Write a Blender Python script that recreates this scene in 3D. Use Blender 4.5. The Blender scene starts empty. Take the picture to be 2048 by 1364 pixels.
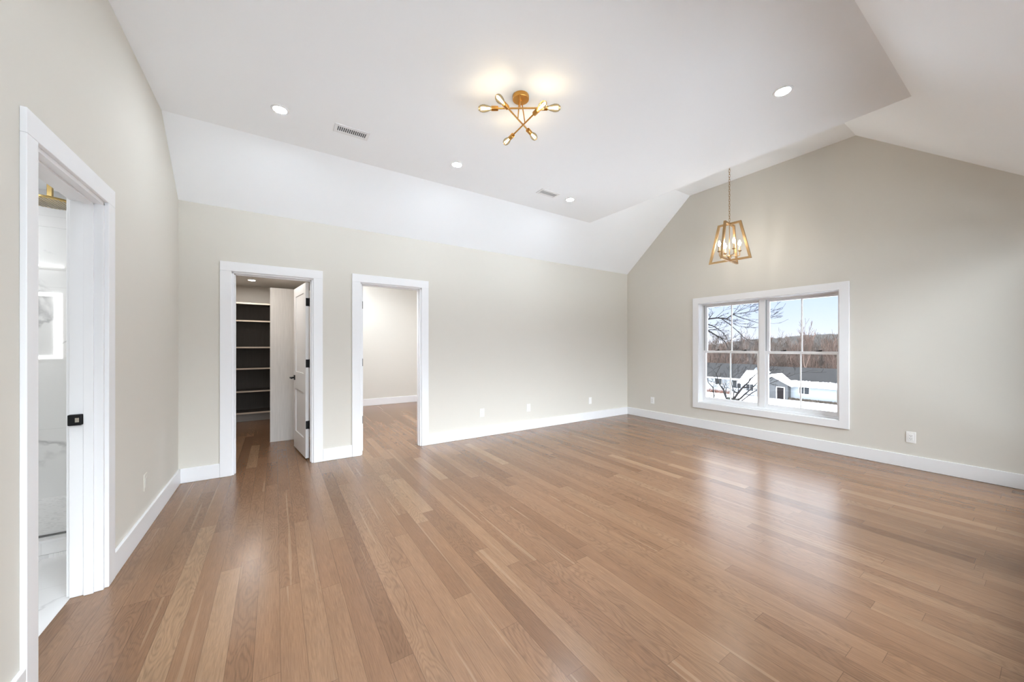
import bpy, bmesh, math, random
from mathutils import Vector, Matrix
R = math.radians
random.seed(7)
scene = bpy.context.scene
col = scene.collection

# ------------------------------------------------------------------ camera, sky, exposure
cam_d = bpy.data.cameras.new('camera')
cam_d.sensor_fit = 'HORIZONTAL'
cam_d.sensor_width = 36.0
cam_d.lens = 36.0 * 720 / 2048
cam_d.shift_y = 11.0 / 2048
cam_d.clip_start = 0.02
cam_d.clip_end = 2000
cam = bpy.data.objects.new('camera', cam_d)
cam.location = (0, 0, 1.3)
cam.rotation_euler = (R(90), 0, R(-33.3))
col.objects.link(cam)
scene.camera = cam

scene.view_settings.view_transform = 'Standard'
scene.view_settings.look = 'None'
scene.view_settings.gamma = 1
scene.view_settings.use_curve_mapping = False
scene.view_settings.exposure = 0.21
scene.cycles.max_bounces = 12
scene.cycles.diffuse_bounces = 8
scene.cycles.transparent_max_bounces = 16
scene.cycles.sample_clamp_indirect = 6.0
scene.cycles.caustics_reflective = False
scene.cycles.caustics_refractive = False
scene.cycles.use_denoising = True

SKY_FILL = 20.5          # unseen half of the sky, brightened as fill through the added windows
DOWN = 360.0             # recessed light lenses
CANDLE = 150.0           # candle bulbs of the pendant
FILAMENT = 68.0        # filaments of the six bulb light
BULB = 0.55              # glass of those bulbs
world = bpy.data.worlds.new('winter_sky')
scene.world = world
world.use_nodes = True
nt = world.node_tree
nt.nodes.clear()
def wn(t, **k):
    n = nt.nodes.new(t)
    for a, b in k.items():
        setattr(n, a, b)
    return n
tc = wn('ShaderNodeTexCoord')
sep = wn('ShaderNodeSeparateXYZ')
nt.links.new(tc.outputs['Generated'], sep.inputs[0])
ramp = wn('ShaderNodeValToRGB')
e = ramp.color_ramp.elements
e[0].position = 0.0;  e[0].color = (1.42, 1.50, 1.66, 1)
e[1].position = 0.5;  e[1].color = (4.0, 4.4, 4.9, 1)
m = e.new(0.22); m.color = (4.2, 4.6, 5.0, 1)
m = e.new(0.07); m.color = (1.13, 1.33, 1.70, 1)
m = e.new(0.15); m.color = (0.86, 1.14, 1.70, 1)
nt.links.new(sep.outputs['Z'], ramp.inputs[0])
cl = wn('ShaderNodeTexNoise')
cl.inputs['Scale'].default_value = 5.0
cl.inputs['Detail'].default_value = 4
mp = wn('ShaderNodeMapping')
mp.inputs['Scale'].default_value = (1, 1, 5)
nt.links.new(tc.outputs['Generated'], mp.inputs[0])
nt.links.new(mp.outputs[0], cl.inputs['Vector'])
cr = wn('ShaderNodeMapRange')
cr.inputs['From Min'].default_value = 0.56
cr.inputs['From Max'].default_value = 0.78
cr.inputs['To Max'].default_value = 0.6
nt.links.new(cl.outputs['Fac'], cr.inputs['Value'])
mixc = wn('ShaderNodeMixRGB')
mixc.inputs[2].default_value = (1.5, 1.42, 1.48, 1)
nt.links.new(cr.outputs[0], mixc.inputs[0])
nt.links.new(ramp.outputs[0], mixc.inputs[1])
dot = wn('ShaderNodeVectorMath', operation='DOT_PRODUCT')
dot.inputs[1].default_value = Vector((-0.45, -0.80, 0.25)).normalized()
nt.links.new(tc.outputs['Generated'], dot.inputs[0])
hz = wn('ShaderNodeMapRange', interpolation_type='SMOOTHSTEP')
hz.inputs['From Min'].default_value = -0.25
hz.inputs['From Max'].default_value = 0.55
hz.inputs['To Max'].default_value = SKY_FILL
nt.links.new(dot.outputs['Value'], hz.inputs['Value'])
hup = wn('ShaderNodeMapRange', interpolation_type='SMOOTHSTEP')
hup.inputs['From Min'].default_value = 0.0
hup.inputs['From Max'].default_value = 0.65
hup.inputs['To Min'].default_value = 0.07
hup.inputs['To Max'].default_value = 1.0
nt.links.new(sep.outputs['Z'], hup.inputs['Value'])
hmul = wn('ShaderNodeMath', operation='MULTIPLY')
nt.links.new(hz.outputs[0], hmul.inputs[0])
nt.links.new(hup.outputs[0], hmul.inputs[1])
hcol = wn('ShaderNodeMixRGB', blend_type='MULTIPLY')
hcol.inputs[0].default_value = 1
hcol.inputs[2].default_value = (0.93, 1.0, 1.075, 1)
nt.links.new(hmul.outputs[0], hcol.inputs[1])
addc = wn('ShaderNodeMixRGB', blend_type='ADD')
addc.inputs[0].default_value = 1
nt.links.new(mixc.outputs[0], addc.inputs[1])
nt.links.new(hcol.outputs[0], addc.inputs[2])
bg = wn('ShaderNodeBackground')
bg.inputs['Strength'].default_value = 1.0
nt.links.new(addc.outputs[0], bg.inputs['Color'])
wo = wn('ShaderNodeOutputWorld')
nt.links.new(bg.outputs[0], wo.inputs['Surface'])

# ------------------------------------------------------------------ materials
def newmat(name):
    m_ = bpy.data.materials.new(name)
    m_.use_nodes = True
    t = m_.node_tree
    b = t.nodes['Principled BSDF']
    return m_, t, b

def paint(name, c, rough=0.5, var=0.02, scale=6.0, metallic=0.0, bump=0.0, bscale=150.0, spec=0.5, stretch=(1, 1, 1)):
    m_, t, b = newmat(name)
    tcn = t.nodes.new('ShaderNodeTexCoord')
    mpn = t.nodes.new('ShaderNodeMapping')
    mpn.inputs['Scale'].default_value = stretch
    t.links.new(tcn.outputs['Object'], mpn.inputs[0])
    n = t.nodes.new('ShaderNodeTexNoise')
    n.inputs['Scale'].default_value = scale
    n.inputs['Detail'].default_value = 5
    t.links.new(mpn.outputs[0], n.inputs['Vector'])
    mx = t.nodes.new('ShaderNodeMixRGB')
    mx.inputs[1].default_value = [max(0, v * (1 - var)) for v in c] + [1]
    mx.inputs[2].default_value = [min(1, v * (1 + var)) for v in c] + [1]
    t.links.new(n.outputs['Fac'], mx.inputs[0])
    t.links.new(mx.outputs[0], b.inputs['Base Color'])
    b.inputs['Roughness'].default_value = rough
    b.inputs['Metallic'].default_value = metallic
    b.inputs['Specular IOR Level'].default_value = spec
    if bump:
        n2 = t.nodes.new('ShaderNodeTexNoise')
        n2.inputs['Scale'].default_value = bscale
        t.links.new(mpn.outputs[0], n2.inputs['Vector'])
        bn = t.nodes.new('ShaderNodeBump')
        bn.inputs['Strength'].default_value = bump
        bn.inputs['Distance'].default_value = 0.002
        t.links.new(n2.outputs['Fac'], bn.inputs['Height'])
        t.links.new(bn.outputs[0], b.inputs['Normal'])
    return m_

def glow(name, c, strength):
    m_, t, b = newmat(name)
    n = t.nodes.new('ShaderNodeTexNoise')
    n.inputs['Scale'].default_value = 4
    mx = t.nodes.new('ShaderNodeMixRGB')
    mx.inputs[1].default_value = [v * 0.97 for v in c] + [1]
    mx.inputs[2].default_value = list(c) + [1]
    t.links.new(n.outputs['Fac'], mx.inputs[0])
    b.inputs['Base Color'].default_value = list(c) + [1]
    t.links.new(mx.outputs[0], b.inputs['Emission Color'])
    b.inputs['Emission Strength'].default_value = strength
    return m_

def clear_glass(name, tint=(0.97, 0.985, 0.985), ior=1.45):
    m_ = bpy.data.materials.new(name)
    m_.use_nodes = True
    t = m_.node_tree
    t.nodes.clear()
    out = t.nodes.new('ShaderNodeOutputMaterial')
    tr = t.nodes.new('ShaderNodeBsdfTransparent')
    tr.inputs['Color'].default_value = list(tint) + [1]
    gl = t.nodes.new('ShaderNodeBsdfGlossy')
    gl.inputs['Roughness'].default_value = 0.01
    fr = t.nodes.new('ShaderNodeFresnel')
    fr.inputs['IOR'].default_value = ior
    mx = t.nodes.new('ShaderNodeMixShader')
    t.links.new(fr.outputs[0], mx.inputs[0])
    t.links.new(tr.outputs[0], mx.inputs[1])
    t.links.new(gl.outputs[0], mx.inputs[2])
    t.links.new(mx.outputs[0], out.inputs[0])
    return m_

def bulb_glass(name):
    m_ = bpy.data.materials.new(name)
    m_.use_nodes = True
    t = m_.node_tree
    t.nodes.clear()
    out = t.nodes.new('ShaderNodeOutputMaterial')
    tr = t.nodes.new('ShaderNodeBsdfTransparent')
    tr.inputs['Color'].default_value = (1.0, 0.80, 0.50, 1)
    em = t.nodes.new('ShaderNodeEmission')
    em.inputs['Color'].default_value = (1.0, 0.80, 0.48, 1)
    em.inputs['Strength'].default_value = BULB
    gl = t.nodes.new('ShaderNodeBsdfGlossy')
    gl.inputs['Roughness'].default_value = 0.05
    a1 = t.nodes.new('ShaderNodeMixShader')
    a1.inputs[0].default_value = 0.5
    t.links.new(tr.outputs[0], a1.inputs[1])
    t.links.new(em.outputs[0], a1.inputs[2])
    lw = t.nodes.new('ShaderNodeFresnel')
    lw.inputs['IOR'].default_value = 1.35
    a2 = t.nodes.new('ShaderNodeMixShader')
    t.links.new(lw.outputs[0], a2.inputs[0])
    t.links.new(a1.outputs[0], a2.inputs[1])
    t.links.new(gl.outputs[0], a2.inputs[2])
    t.links.new(a2.outputs[0], out.inputs[0])
    return m_

def plank_floor(name):
    m_, t, b = newmat(name)
    N, LK = t.nodes.new, t.links.new
    def math_(op, a, bb=None, c=None):
        n = N('ShaderNodeMath'); n.operation = op
        for i, v in enumerate((a, bb, c)):
            if v is None: continue
            if isinstance(v, (int, float)): n.inputs[i].default_value = v
            else: LK(v, n.inputs[i])
        return n.outputs[0]
    geo = N('ShaderNodeNewGeometry')
    sp = N('ShaderNodeSeparateXYZ'); LK(geo.outputs['Position'], sp.inputs[0])
    x, y = sp.outputs['X'], sp.outputs['Y']
    W_ = 0.094
    xr = math_('DIVIDE', math_('ADD', x, 27.43), W_)
    row = math_('FLOOR', xr)
    w1 = N('ShaderNodeTexWhiteNoise'); w1.noise_dimensions = '1D'; LK(row, w1.inputs['W'])
    w2 = N('ShaderNodeTexWhiteNoise'); w2.noise_dimensions = '1D'; LK(math_('ADD', row, 431.7), w2.inputs['W'])
    L = math_('MULTIPLY_ADD', w2.outputs['Value'], 0.9, 0.75)
    yu = math_('ADD', math_('DIVIDE', math_('ADD', y, 20), L), math_('MULTIPLY', w1.outputs['Value'], 9.3))
    idx = math_('FLOOR', yu)
    cmb = N('ShaderNodeCombineXYZ'); LK(row, cmb.inputs[0]); LK(idx, cmb.inputs[1])
    w3 = N('ShaderNodeTexWhiteNoise'); w3.noise_dimensions = '2D'; LK(cmb.outputs[0], w3.inputs['Vector'])
    pid = w3.outputs['Value']
    spc = N('ShaderNodeSeparateColor'); LK(w3.outputs['Color'], spc.inputs[0])
    rmp = N('ShaderNodeValToRGB')
    el = rmp.color_ramp.elements
    cols = [(0.0, (0.300, 0.176, 0.105)), (0.10, (0.338, 0.202, 0.124)), (0.35, (0.376, 0.229, 0.143)),
            (0.65, (0.398, 0.246, 0.156)), (0.90, (0.418, 0.263, 0.168)), (0.96, (0.450, 0.292, 0.190)), (1.0, (0.510, 0.348, 0.231))]
    el[0].position, el[0].color = cols[0][0], (*cols[0][1], 1)
    el[1].position, el[1].color = cols[-1][0], (*cols[-1][1], 1)
    for p_, c_ in cols[1:-1]:
        q = el.new(p_); q.color = (*c_, 1)
    LK(pid, rmp.inputs[0])
    # grain, stretched along the board, shifted for each board
    gx = math_('MULTIPLY_ADD', pid, 60.0, math_('MULTIPLY', x, 1.0))
    gy = math_('MULTIPLY_ADD', spc.outputs[1], 40.0, math_('MULTIPLY', y, 1.0))
    gv = N('ShaderNodeCombineXYZ'); LK(gx, gv.inputs[0]); LK(gy, gv.inputs[1])
    def mapped(sx, sy):
        mm = N('ShaderNodeMapping'); mm.inputs['Scale'].default_value = (sx, sy, 1); LK(gv.outputs[0], mm.inputs[0]); return mm.outputs[0]
    fine = N('ShaderNodeTexNoise'); fine.inputs['Scale'].default_value = 1; fine.inputs['Detail'].default_value = 6; fine.inputs['Roughness'].default_value = 0.65
    LK(mapped(260, 9), fine.inputs['Vector'])
    broad = N('ShaderNodeTexNoise'); broad.inputs['Scale'].default_value = 1; broad.inputs['Detail'].default_value = 3
    LK(mapped(16, 1.6), broad.inputs['Vector'])
    warp = N('ShaderNodeTexNoise'); warp.inputs['Scale'].default_value = 1; warp.inputs['Detail'].default_value = 2
    LK(mapped(7.5, 1.5), warp.inputs['Vector'])
    rings = math_('SINE', math_('MULTIPLY', warp.outputs['Fac'], 150.0))
    rings = math_('POWER', math_('MULTIPLY_ADD', rings, 0.5, 0.5), 2.2)
    ring_on = N('ShaderNodeMapRange'); ring_on.inputs['From Min'].default_value = 0.25; ring_on.inputs['From Max'].default_value = 0.75
    LK(spc.outputs[2], ring_on.inputs['Value'])
    ring_amt = math_('MULTIPLY', math_('MULTIPLY', rings, ring_on.outputs[0]), 0.17)
    g = math_('MULTIPLY_ADD', math_('SUBTRACT', fine.outputs['Fac'], 0.5), 0.95, 1.0)
    g = math_('MULTIPLY_ADD', math_('SUBTRACT', broad.outputs['Fac'], 0.5), 0.38, g)
    g = math_('SUBTRACT', g, ring_amt)
    # joints between boards
    fx = math_('FRACT', xr); fy = math_('FRACT', yu)
    ex = math_('MULTIPLY', math_('MINIMUM', fx, math_('SUBTRACT', 1.0, fx)), W_)
    ey = math_('MULTIPLY', math_('MINIMUM', fy, math_('SUBTRACT', 1.0, fy)), L)
    d = math_('MINIMUM', ex, ey)
    jr = N('ShaderNodeMapRange'); jr.inputs['From Min'].default_value = 0.0004; jr.inputs['From Max'].default_value = 0.0016
    jr.inputs['To Min'].default_value = 0.62; jr.inputs['To Max'].default_value = 1.0
    LK(d, jr.inputs['Value'])
    g = math_('MULTIPLY', g, jr.outputs[0])
    # pale sapwood streak on some boards
    mul = N('ShaderNodeVectorMath'); mul.operation = 'SCALE'
    tint = N('ShaderNodeMixRGB'); tint.blend_type = 'MULTIPLY'; tint.inputs[0].default_value = 1; tint.inputs[2].default_value = (0.965, 0.85, 0.73, 1); LK(rmp.outputs[0], tint.inputs[1])
    LK(tint.outputs[0], mul.inputs[0]); LK(math_('MULTIPLY', g, 0.555), mul.inputs['Scale'])
    sap = N('ShaderNodeMapRange'); sap.inputs['From Min'].default_value = 0.68; sap.inputs['From Max'].default_value = 0.71
    sn = N('ShaderNodeTexNoise'); sn.inputs['Scale'].default_value = 1; sn.inputs['Detail'].default_value = 1; LK(mapped(26, 0.55), sn.inputs['Vector'])
    LK(sn.outputs['Fac'], sap.inputs['Value'])
    sapx = N('ShaderNodeMixRGB'); sapx.inputs[2].default_value = (0.31, 0.20, 0.122, 1)
    LK(math_('MULTIPLY', sap.outputs[0], 0.45), sapx.inputs[0]); LK(mul.outputs[0], sapx.inputs[1])
    LK(sapx.outputs[0], b.inputs['Base Color'])
    rr = math_('MULTIPLY_ADD', fine.outputs['Fac'], 0.10, 0.20)
    LK(rr, b.inputs['Roughness'])
    b.inputs['Specular IOR Level'].default_value = 0.5
    bn = N('ShaderNodeBump'); bn.inputs['Strength'].default_value = 0.12; bn.inputs['Distance'].default_value = 0.0008
    LK(math_('MULTIPLY_ADD', jr.outputs[0], 1.0, math_('MULTIPLY', fine.outputs['Fac'], 0.25)), bn.inputs['Height'])
    LK(bn.outputs[0], b.inputs['Normal'])
    return m_

def marble(name, tile=(0.6, 0.6), rough=0.08, base=(0.86, 0.86, 0.86), vein=(0.42, 0.42, 0.43), amt=1.0, scale=1.0):
    m_, t, b = newmat(name)
    N, LK = t.nodes.new, t.links.new
    geo = N('ShaderNodeNewGeometry')
    n1 = N('ShaderNodeTexNoise'); n1.inputs['Scale'].default_value = 1.3 * scale; n1.inputs['Detail'].default_value = 6; n1.inputs['Distortion'].default_value = 0.7
    LK(geo.outputs['Position'], n1.inputs['Vector'])
    ab = N('ShaderNodeMath'); ab.operation = 'SUBTRACT'; ab.inputs[1].default_value = 0.5; LK(n1.outputs['Fac'], ab.inputs[0])
    ab2 = N('ShaderNodeMath'); ab2.operation = 'ABSOLUTE'; LK(ab.outputs[0], ab2.inputs[0])
    mr = N('ShaderNodeMapRange'); mr.inputs['From Min'].default_value = 0.0; mr.inputs['From Max'].default_value = 0.016
    mr.inputs['To Min'].default_value = 0.75 * amt; mr.inputs['To Max'].default_value = 0.0
    LK(ab2.outputs[0], mr.inputs['Value'])
    n2 = N('ShaderNodeTexNoise'); n2.inputs['Scale'].default_value = 2.2 * scale; LK(geo.outputs['Position'], n2.inputs['Vector'])
    mr2 = N('ShaderNodeMapRange'); mr2.inputs['From Min'].default_value = 0.48; mr2.inputs['From Max'].default_value = 0.62
    LK(n2.outputs['Fac'], mr2.inputs['Value'])
    ml = N('ShaderNodeMath'); ml.operation = 'MULTIPLY'; LK(mr.outputs[0], ml.inputs[0]); LK(mr2.outputs[0], ml.inputs[1])
    mx = N('ShaderNodeMixRGB'); mx.inputs[1].default_value = (*base, 1); mx.inputs[2].default_value = (*vein, 1); LK(ml.outputs[0], mx.inputs[0])
    sp = N('ShaderNodeSeparateXYZ'); LK(geo.outputs['Position'], sp.inputs[0])
    def line(o, size):
        a = N('ShaderNodeMath'); a.operation = 'DIVIDE'; LK(o, a.inputs[0]); a.inputs[1].default_value = size
        f = N('ShaderNodeMath'); f.operation = 'FRACT'; LK(a.outputs[0], f.inputs[0])
        g = N('ShaderNodeMath'); g.operation = 'LESS_THAN'; LK(f.outputs[0], g.inputs[0]); g.inputs[1].default_value = 0.004 / size
        return g.outputs[0]
    gmx = N('ShaderNodeMath'); gmx.operation = 'MAXIMUM'
    LK(line(sp.outputs['Z'] if tile[0] > 0 else sp.outputs['Y'], abs(tile[0])), gmx.inputs[0]); LK(line(sp.outputs['X'], tile[1]), gmx.inputs[1])
    gs = N('ShaderNodeMath'); gs.operation = 'MULTIPLY'; gs.inputs[1].default_value = 0.35; LK(gmx.outputs[0], gs.inputs[0])
    mg = N('ShaderNodeMixRGB'); mg.inputs[2].default_value = (0.62, 0.62, 0.62, 1); LK(gs.outputs[0], mg.inputs[0]); LK(mx.outputs[0], mg.inputs[1])
    LK(mg.outputs[0], b.inputs['Base Color'])
    b.inputs['Roughness'].default_value = rough
    return m_

def herringbone(name):
    m_, t, b = newmat(name)
    N, LK = t.nodes.new, t.links.new
    geo = N('ShaderNodeNewGeometry')
    mm = N('ShaderNodeMapping'); mm.inputs['Rotation'].default_value = (0, 0, R(38)); LK(geo.outputs['Position'], mm.inputs[0])
    br = N('ShaderNodeTexBrick'); br.inputs['Scale'].default_value = 21; br.inputs['Mortar Size'].default_value = 0.012
    br.inputs['Color1'].default_value = (0.84, 0.84, 0.84, 1); br.inputs['Color2'].default_value = (0.55, 0.55, 0.56, 1); br.inputs['Mortar'].default_value = (0.78, 0.78, 0.78, 1)
    br.inputs['Bias'].default_value = -0.55
    LK(mm.outputs[0], br.inputs['Vector']); LK(br.outputs[0], b.inputs['Base Color'])
    b.inputs['Roughness'].default_value = 0.2
    return m_

M = {}
M['wall'] = paint('warm_white_wall_paint', (0.655, 0.625, 0.565), 0.85, 0.006, 2.0, bump=0.05, spec=0.2)
M['ceil'] = paint('flat_white_ceiling_paint', (0.925, 0.945, 0.965), 0.9, 0.004, 2.0, spec=0.2)
M['trim'] = paint('satin_white_trim_paint', (0.815, 0.815, 0.822), 0.32, 0.006, 4.0)
M['door'] = paint('white_door_paint', (0.785, 0.785, 0.79), 0.35, 0.006, 4.0)
M['vinyl'] = paint('white_window_vinyl', (0.82, 0.82, 0.825), 0.3, 0.005, 4.0)
M['track'] = paint('grey_sash_track', (0.30, 0.30, 0.29), 0.6, 0.05)
M['black'] = paint('matt_black_metal', (0.006, 0.006, 0.0065), 0.5, 0.1, spec=0.25)
M['dark'] = paint('dark_duct', (0.10, 0.10, 0.10), 0.8, 0.1)
M['steel'] = paint('latch_hole_steel', (0.55, 0.52, 0.45), 0.35, 0.05, metallic=0.9)
M['brass'] = paint('brushed_aged_brass', (0.56, 0.29, 0.075), 0.28, 0.10, 30, metallic=1.0)
M['brass2'] = paint('antique_gold_metal', (0.40, 0.25, 0.115), 0.40, 0.12, 30, metallic=0.85)
M['brass3'] = paint('brushed_brass_shower', (0.66, 0.48, 0.20), 0.3, 0.06, 60, metallic=1.0)
M['sleeve'] = paint('candle_sleeve', (0.52, 0.36, 0.20), 0.5, 0.05)
M['plate'] = paint('white_outlet_plastic', (0.86, 0.855, 0.84), 0.35, 0.005)
M['slot'] = paint('outlet_slot', (0.05, 0.05, 0.05), 0.6, 0.05)
M['floor'] = plank_floor('oak_strip_floor')
M['marble'] = marble('white_marble_tile', (0.6, 1.2))
M['marblefloor'] = marble('white_marble_floor', (-0.6, 0.6), 0.06, (0.84, 0.84, 0.84), (0.5, 0.5, 0.5), 0.6)
M['mosaic'] = herringbone('marble_mosaic')
M['nozzle'] = paint('pale_rubber_nozzles', (0.62, 0.60, 0.55), 0.6, 0.05)
M['tgrey'] = paint('shower_trim_shadow', (0.18, 0.18, 0.18), 0.5, 0.05)  # dark grey of the track under the shower screen
M['closetwall'] = paint('closet_wall_paint', (0.72, 0.68, 0.63), 0.85, 0.01, 2.0)
M['oakgrey'] = paint('grey_washed_oak_laminate', (0.72, 0.695, 0.665), 0.5, 0.16, 3.0, stretch=(30, 30, 1.2))
M['oakdark'] = paint('grey_brown_shelf_back', (0.095, 0.080, 0.068), 0.6, 0.2, 3.0, stretch=(30, 30, 1.2))
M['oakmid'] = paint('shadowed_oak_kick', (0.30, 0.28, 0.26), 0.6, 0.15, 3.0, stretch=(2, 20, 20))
M['oakedge'] = paint('pale_oak_shelf_edge', (0.66, 0.56, 0.46), 0.5, 0.1, 3.0, stretch=(2, 20, 20))
M['glass'] = clear_glass('window_glass')
M['tinted'] = clear_glass('low_emissivity_window_glass', (0.805, 0.805, 0.81))  # tint added to dim the view outside
M['showerglass'] = clear_glass('shower_glass', (0.992, 0.996, 0.994), 1.25)
M['bulb'] = bulb_glass('amber_bulb_glass')
M['filament'] = glow('filament_glow', (1.0, 0.985, 0.955), FILAMENT)
M['flame'] = glow('candle_bulb_glow', (1.0, 0.95, 0.86), CANDLE)
M['lens'] = glow('downlight_lens_glow', (0.89, 0.99, 1.09), DOWN)
M['lens_dim'] = glow('closet_lens_glow', (1.0, 0.96, 0.91), 410.0)
M['lens_hall'] = glow('hall_lens_glow', (0.91, 0.99, 1.10), 330.0)
M['lens_bath'] = glow('bathroom_lens_glow', (0.98, 1.0, 1.03), 290.0)
M['led'] = glow('led_strip_glow', (1.0, 1.0, 1.0), 1.1)  # emission standing in for the reflection of a lit mirror
M['snow'] = paint('snow', (0.90, 0.91, 0.93), 0.8, 0.03, 0.4, bump=0.3, bscale=2.0)
M['bluewall'] = paint('pale_blue_siding', (0.142, 0.158, 0.168), 0.7, 0.04, 0.6)
M['whitewall'] = paint('white_siding', (0.165, 0.176, 0.188), 0.7, 0.04, 0.6)
M['greywall'] = paint('grey_porch_siding', (0.024, 0.025, 0.026), 0.7, 0.06, 0.6)
M['roof'] = paint('grey_shingles', (0.017, 0.0168, 0.0168), 0.9, 0.25, 2.0, spec=0.08)
M['roof2'] = paint('dark_grey_shingles', (0.0115, 0.0113, 0.0115), 0.9, 0.25, 2.0, spec=0.08)
M['pane'] = paint('dark_house_pane', (0.014, 0.016, 0.018), 0.5, 0.2, 1.0, spec=0.12)
M['housewhite'] = paint('white_house_trim', (0.55, 0.56, 0.57), 0.6, 0.02)
M['darkdoor'] = paint('dark_house_door', (0.006, 0.005, 0.005), 0.7, 0.1, spec=0.08)
M['soil'] = paint('bare_soil_bed', (0.045, 0.038, 0.031), 0.95, 0.4, 1.2, spec=0.08)
M['brush'] = paint('russet_hedge_twigs', (0.10, 0.050, 0.036), 0.95, 0.3, 2.0, spec=0.08)
M['ever'] = paint('dark_shrub_leaves', (0.025, 0.026, 0.02), 0.95, 0.4, 4.0, spec=0.08)
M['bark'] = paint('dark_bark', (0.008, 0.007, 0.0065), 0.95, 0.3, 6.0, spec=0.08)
M['bark2'] = paint('grey_brown_bark', (0.062, 0.048, 0.040), 0.95, 0.25, 0.8, spec=0.08)
M['bark3'] = paint('reddish_brown_bark', (0.078, 0.054, 0.044), 0.95, 0.25, 0.8, spec=0.08)
M['bark4'] = paint('grey_bark', (0.055, 0.049, 0.044), 0.95, 0.25, 0.8, spec=0.08)
M['wood'] = paint('leaf_litter_hillside', (0.075, 0.060, 0.049), 1.0, 0.35, 0.35, spec=0.08)
M['hill'] = paint('far_wooded_ridge', (0.030, 0.028, 0.026), 1.0, 0.3, 0.12, spec=0.08)

# ------------------------------------------------------------------ mesh helpers
class MB:
    """collects shapes into one mesh"""
    def __init__(s):
        s.bm = bmesh.new()
    def box(s, x0, x1, y0, y1, z0, z1, mt=None):
        x0, x1 = min(x0, x1), max(x0, x1); y0, y1 = min(y0, y1), max(y0, y1); z0, z1 = min(z0, z1), max(z0, z1)
        v = [s.bm.verts.new((x, y, z)) for z in (z0, z1) for x, y in ((x0, y0), (x1, y0), (x1, y1), (x0, y1))]
        for f in ((0, 3, 2, 1), (4, 5, 6, 7), (0, 1, 5, 4), (1, 2, 6, 5), (2, 3, 7, 6), (3, 0, 4, 7)):
            s.bm.faces.new([v[i] for i in f])
        if mt is not None:
            bmesh.ops.transform(s.bm, matrix=mt, verts=v)
        return s
    def prism(s, pts, axis, a0, a1):
        """extrudes a closed polygon along an axis; pts are the two other coordinates in axis order"""
        def P(p, a):
            return {0: (a, p[0], p[1]), 1: (p[0], a, p[1]), 2: (p[0], p[1], a)}[axis]
        A = [s.bm.verts.new(P(p, a0)) for p in pts]
        B = [s.bm.verts.new(P(p, a1)) for p in pts]
        n = len(pts)
        s.bm.faces.new(A); s.bm.faces.new(B[::-1])
        for i in range(n):
            s.bm.faces.new((A[i], B[i], B[(i + 1) % n], A[(i + 1) % n]))
        return s
    def tube(s, pts, rad, n=10, cap=True):
        """a round tube through points; rad is a number or a list"""
        pts = [Vector(p) for p in pts]
        rr = rad if isinstance(rad, (list, tuple)) else [rad] * len(pts)
        rings = []
        up = None
        for i, p in enumerate(pts):
            d = (pts[min(i + 1, len(pts) - 1)] - pts[max(i - 1, 0)]).normalized()
            if up is None or abs(up.dot(d)) > 0.95:
                up = Vector((0, 0, 1)) if abs(d.z) < 0.9 else Vector((1, 0, 0))
            a = d.cross(up).normalized(); b_ = d.cross(a).normalized()
            up = a.cross(d).normalized()
            rings.append([s.bm.verts.new(p + (a * math.cos(t) + b_ * math.sin(t)) * rr[i]) for t in [2 * math.pi * k / n for k in range(n)]])
        for q in range(len(rings) - 1):
            for k in range(n):
                s.bm.faces.new((rings[q][k], rings[q][(k + 1) % n], rings[q + 1][(k + 1) % n], rings[q + 1][k]))
        if cap:
            s.bm.faces.new(rings[0][::-1]); s.bm.faces.new(rings[-1])
        return s
    def lathe(s, prof, n=32, mt=None):
        """revolves (radius, z) points about z"""
        rings = []
        for r, z in prof:
            if r < 1e-6:
                rings.append([s.bm.verts.new((0, 0, z))])
            else:
                rings.append([s.bm.verts.new((r * math.cos(2 * math.pi * k / n), r * math.sin(2 * math.pi * k / n), z)) for k in range(n)])
        for a, b_ in zip(rings, rings[1:]):
            for k in range(n):
                k2 = (k + 1) % n
                if len(a) == 1 and len(b_) == 1: continue
                if len(a) == 1: s.bm.faces.new((a[0], b_[k2], b_[k]))
                elif len(b_) == 1: s.bm.faces.new((a[k], a[k2], b_[0]))
                else: s.bm.faces.new((a[k], a[k2], b_[k2], b_[k]))
        if mt is not None:
            bmesh.ops.transform(s.bm, matrix=mt, verts=[v for r_ in rings for v in r_])
        return s
    def build(s, name, mat, parent=None, bevel=0.0, smooth=False, loc=None):
        bmesh.ops.recalc_face_normals(s.bm, faces=s.bm.faces)
        me = bpy.data.meshes.new(name)
        s.bm.to_mesh(me); s.bm.free()
        me.materials.append(mat)
        if smooth:
            for p in me.polygons: p.use_smooth = True
        o = bpy.data.objects.new(name, me)
        col.objects.link(o)
        if parent is not None: o.parent = parent
        if loc is not None: o.location = loc
        if bevel:
            b_ = o.modifiers.new('bevel', 'BEVEL'); b_.width = bevel; b_.segments = 2; b_.limit_method = 'ANGLE'; b_.angle_limit = R(40)
        if smooth:
            try:
                md = o.modifiers.new('edge', 'EDGE_SPLIT'); md.split_angle = R(40)
            except Exception: pass
        return o

def tag(o, label=None, cat=None, group=None, kind=None):
    if label: o['label'] = label
    if cat: o['category'] = cat
    if group: o['group'] = group
    if kind: o['kind'] = kind
    return o

def empty(name, loc=(0, 0, 0), rz=0.0):
    o = bpy.data.objects.new(name, None)
    o.empty_display_size = 0.1
    o.location = loc; o.rotation_euler = (0, 0, rz)
    col.objects.link(o)
    return o

def copy_tree(o, parent=None):
    c = o.copy(); col.objects.link(c)
    if parent is not None: c.parent = parent
    for ch in list(o.children): copy_tree(ch, c)
    return c

def struct(o, label, cat):
    return tag(o, label, cat, kind='structure')

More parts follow.
